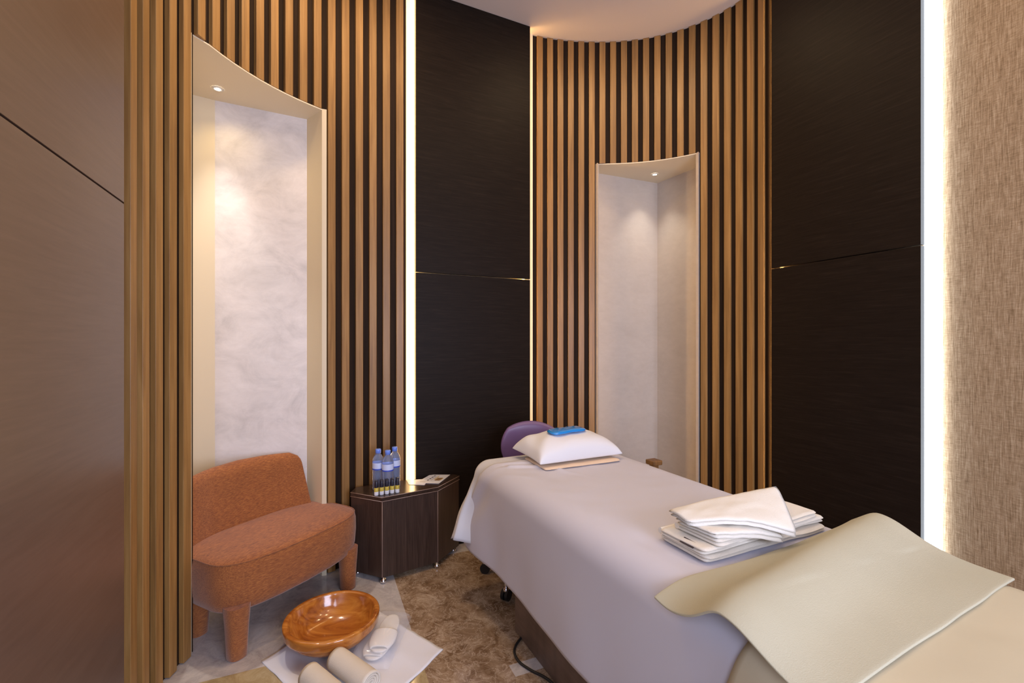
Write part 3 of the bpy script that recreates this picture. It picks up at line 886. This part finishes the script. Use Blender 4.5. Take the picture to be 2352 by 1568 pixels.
# bowl
bc = Vector((-.752, 1.905))
bm = bmesh.new()
prof = [(0, .004), (.075, 0), (.105, .004), (.140, .022), (.165, .046), (.1755, .062), (.1765, .0655), (.1765, .067), (.185, .0685), (.1875, .074), (.1905, .100), (.1895, .108), (.185, .1105), (.173, .1105), (.169, .108), (.167, .103),
        (.160, .078), (.145, .050), (.120, .028), (.085, .016), (.04, .012), (0, .0115)]
lathe(bm, prof, 72, (bc.x, bc.y, ZM-.002), cap=False)
bmesh.ops.remove_doubles(bm, verts=bm.verts, dist=.0002)
o = link('wooden_bowl', bm, M['bowl'], loc=(bc.x, bc.y, ZM)); mod(o, 'SUBSURF', levels=1, render_levels=1)
tag(o, 'large polished orange-brown wooden bowl standing on the white floor towel', 'bowl')
# rolled towels
def roll(p0, p1, r, seed, label):
    p0, p1 = Vector(p0), Vector(p1); d = (p1-p0).normalized(); sd = Vector((-d.y, d.x)); L_ = (p1-p0).length
    t = thing('rolled_towel', label, 'towel', (p0.x, p0.y, ZM), 'rolled towels on the floor')
    bm = bmesh.new(); n = 44; turns = 4.2
    def spiral(k):
        a = k*turns*2*PI; rr = .006+(r-.006)*k; return rr*math.cos(a+seed), rr*math.sin(a+seed)
    nk = 150; nl = 16
    def f(u, v):
        x, y = spiral(u); wob = 1+.02*nz(v*4, u*3, seed)
        along = L_*v + (.006*(1-u)*(1 if v > .5 else -1))*-1
        q = p0+d*along+sd*x*wob
        return Vector((q.x, q.y, ZM+r+.003+y*wob*(1 if y > 0 else 1)))
    grid(bm, f, nk, nl)
    o = link('towel_roll', bm, M['roll'], t); mod(o, 'SOLIDIFY', thickness=.0062, offset=0)
    # plug so that the layers read closed
    return t
roll((-.668, 1.735), (-.492, 1.603), .041, 3.456, 'cream towel roll nearer the slippers, its spiral end showing')
roll((-.735, 1.650), (-.560, 1.515), .041, 3.40, 'cream towel roll at the bottom edge of the photo, left of the other roll')
# slippers in a clear bag
def slipper(cx, cy, ang, z, label, up):
    t = thing('slipper', label, 'slipper', (cx, cy, z), 'white slippers in the clear bag')
    ca, sa = math.cos(ang), math.sin(ang)
    def W(x, y, zz): return Vector((cx+ca*x-sa*y, cy+sa*x+ca*y, zz))
    def half(x):   # x -0.125 .. .125, heel to toe
        q = (x+.125)/.25; return .030+.014*math.sin(min(1, q)*PI*.62)*1.0 if 0 < q < 1 else .03
    def outline(e=0, n=48):
        pts = []
        for i in range(n):
            a = 2*PI*i/n; x = .123*math.cos(a); wd = .049*(1+.16*math.cos(a-.1)-.16*math.exp(-((x+.012)/.04)**2))
            pts.append((x*(1-e*6), math.copysign(abs(math.sin(a))**.8, math.sin(a))*wd*(1-e*8)))
        return pts
    bm = bmesh.new(); loft(bm, [[W(x, y, z+zz) for x, y in outline(e)] for zz, e in ((0, .006), (.002, 0), (.007, 0), (.009, .006), (.0095, .02))])
    link('sole', bm, M['slipper'], t)
    bm = bmesh.new()
    def f(u, v):
        x = .012+.098*u; a = PI*v; wd = .049*(1+.16*(x/.123))*math.sqrt(max(.05, 1-(max(0, x-.03)/.095)**2.2))
        hgt = .030*(1-.55*u)
        return W(x, wd*math.cos(a)*.98, z+.008+hgt*math.sin(a)**.7*up)
    grid(bm, f, 14, 18); o = link('strap', bm, M['slipper'], t); mod(o, 'SOLIDIFY', thickness=.003, offset=1)
    return t
sa_ = math.atan2(-.238, -.012)
slipper(-.545, 1.900, sa_, ZM+.0015, 'lower white slipper in the clear bag, mostly hidden by the upper one', .35)
slipper(-.528, 1.912, sa_+.06, ZM+.0235, 'upper white slipper in the clear bag on the floor towel', .75)
def bag():
    bm = bmesh.new(); ang = sa_; ca, sa = math.cos(ang), math.sin(ang); cx, cy = -.545, 1.905
    def f(u, v, top):
        x, y = (u-.5)*.335, (v-.5)*.165
        e = max(0, 1-abs(2*u-1)**3)*max(0, 1-abs(2*v-1)**4)
        zz = ZM+.0005+(top*(.058*e**.5) + .004*nz(u*9, v*9, 3)*e*top + .0012*top)
        return Vector((cx+ca*x-sa*y, cy+sa*x+ca*y, zz))
    grid(bm, lambda u, v: f(u, v, 1), 30, 22)
    return link('plastic_bag', bm, M['bag'], loc=(cx, cy, ZM))
tag(bag(), 'clear plastic bag wrapped round the white slippers', 'bag')
# cable
bm = bmesh.new()
cp = [(.085, 1.985), (.050, 1.945), (.018, 1.885), (.010, 1.835), (.030, 1.780), (.075, 1.735), (.118, 1.705), (.150, 1.672), (.178, 1.62), (.205, 1.545), (.235, 1.45)]
cp = [(x-.012*max(0, (1.72-y))*4, y) for x, y in cp]
def cat(P, n=8):
    out = []
    for i in range(len(P)-1):
        p0, p1, p2, p3 = [Vector((*P[max(0, min(len(P)-1, j))], 0)) for j in (i-1, i, i+1, i+2)]
        for k in range(n):
            t = k/n; out.append(.5*((2*p1)+(p2-p0)*t+(2*p0-5*p1+4*p2-p3)*t*t+(3*p1-p0-3*p2+p3)*t**3))
    return out
tube(bm, [(p.x, p.y, .0052) for p in cat(cp)], .005, 8)
o = link('power_cord', bm, M['black'], loc=(.02, 1.83, 0)); tag(o, 'black power cord looping on the marble floor beside the bed plinth', 'cord')

# ------------------------------------------------------------------ lights
def area(name, loc, target, size, e, col, sy=None, spread=180):
    l = bpy.data.lights.new(name, 'AREA'); l.energy = e; l.color = col
    l.shape = 'RECTANGLE' if sy else 'DISK'; l.size = size
    if sy: l.size_y = sy
    l.spread = R(spread)
    o = bpy.data.objects.new(name, l); C.objects.link(o); o.location = loc
    d = Vector(target)-Vector(loc); o.rotation_euler = d.to_track_quat('-Z', 'Y').to_euler()
    return o
def spot(name, loc, target, e, col, ang, blend=.6, rad=.02):
    l = bpy.data.lights.new(name, 'SPOT'); l.energy = e; l.color = col; l.spot_size = R(ang); l.spot_blend = blend
    l.shadow_soft_size = rad
    o = bpy.data.objects.new(name, l); C.objects.link(o); o.location = loc
    d = Vector(target)-Vector(loc); o.rotation_euler = d.to_track_quat('-Z', 'Y').to_euler()
    return o
WARM = (1., .70, .38); NEU = (1., .88, .74); COOL = (.68, .75, 1.)
# recessed lamps in the ceiling over the room
for x, y, e in ((-.62, 2.0, 13.), (.62, 2.45, 7.), (.35, 1.2, 7.), (1.45, 1.2, 6.), (.9, -.2, 3.)):
    area('ceiling_lamp', (x, y, H_CEIL-.01), (x, y, 0), .22, e, WARM)
# added cool fill from unseen area lights
p = ab(1.80, .9)
area('cool_rear_fill', (p.x, p.y, 1.25), (-.1, 2.2, 1.0), 1.3, 120., COOL, 2.1)
p = ab(.75, -.50)
area('cool_side_fill', (p.x, p.y, 1.35), (p.x+EB.x, p.y+EB.y+.25, 1.1), 1.1, 48., COOL, 1.5)  # unseen fill added to brighten the left side of the bed
spot('niche_lamp_left', (-1.4475, 2.238, H_NICHE-.02), (-1.38, 2.19, 0), 42., (1., .94, .88), 52, 1., .03)
spot('niche_lamp_left_spill', (-1.4475, 2.238, H_NICHE-.02), (-1.05, 2.1, 1.2), 5., (1., .74, .34), 150, 1., .03)
spot('niche_lamp_right', (1.062, 3.384, H_NICHE-.02), (.98, 3.26, 0), 12., (1., .90, .78), 80, 1.)

w = bpy.data.worlds.new('world'); bpy.context.scene.world = w; w.use_nodes = True
w.node_tree.nodes['Background'].inputs[0].default_value = (.5, .45, .4, 1)
w.node_tree.nodes['Background'].inputs[1].default_value = .05

# ------------------------------------------------------------------ camera
cd = bpy.data.cameras.new('camera'); cam = bpy.data.objects.new('camera', cd); C.objects.link(cam)
cam.location = (0, 0, H_CAM); cam.rotation_euler = (R(90), 0, 0)
cd.sensor_width = 36; cd.lens = 36*1045/2352; cd.clip_start = .02
sc_ = bpy.context.scene; sc_.camera = cam
sc_.view_settings.view_transform = 'Standard'; sc_.view_settings.look = 'None'
sc_.view_settings.exposure = 0.; sc_.view_settings.gamma = 1.
sc_.view_settings.use_curve_mapping = False
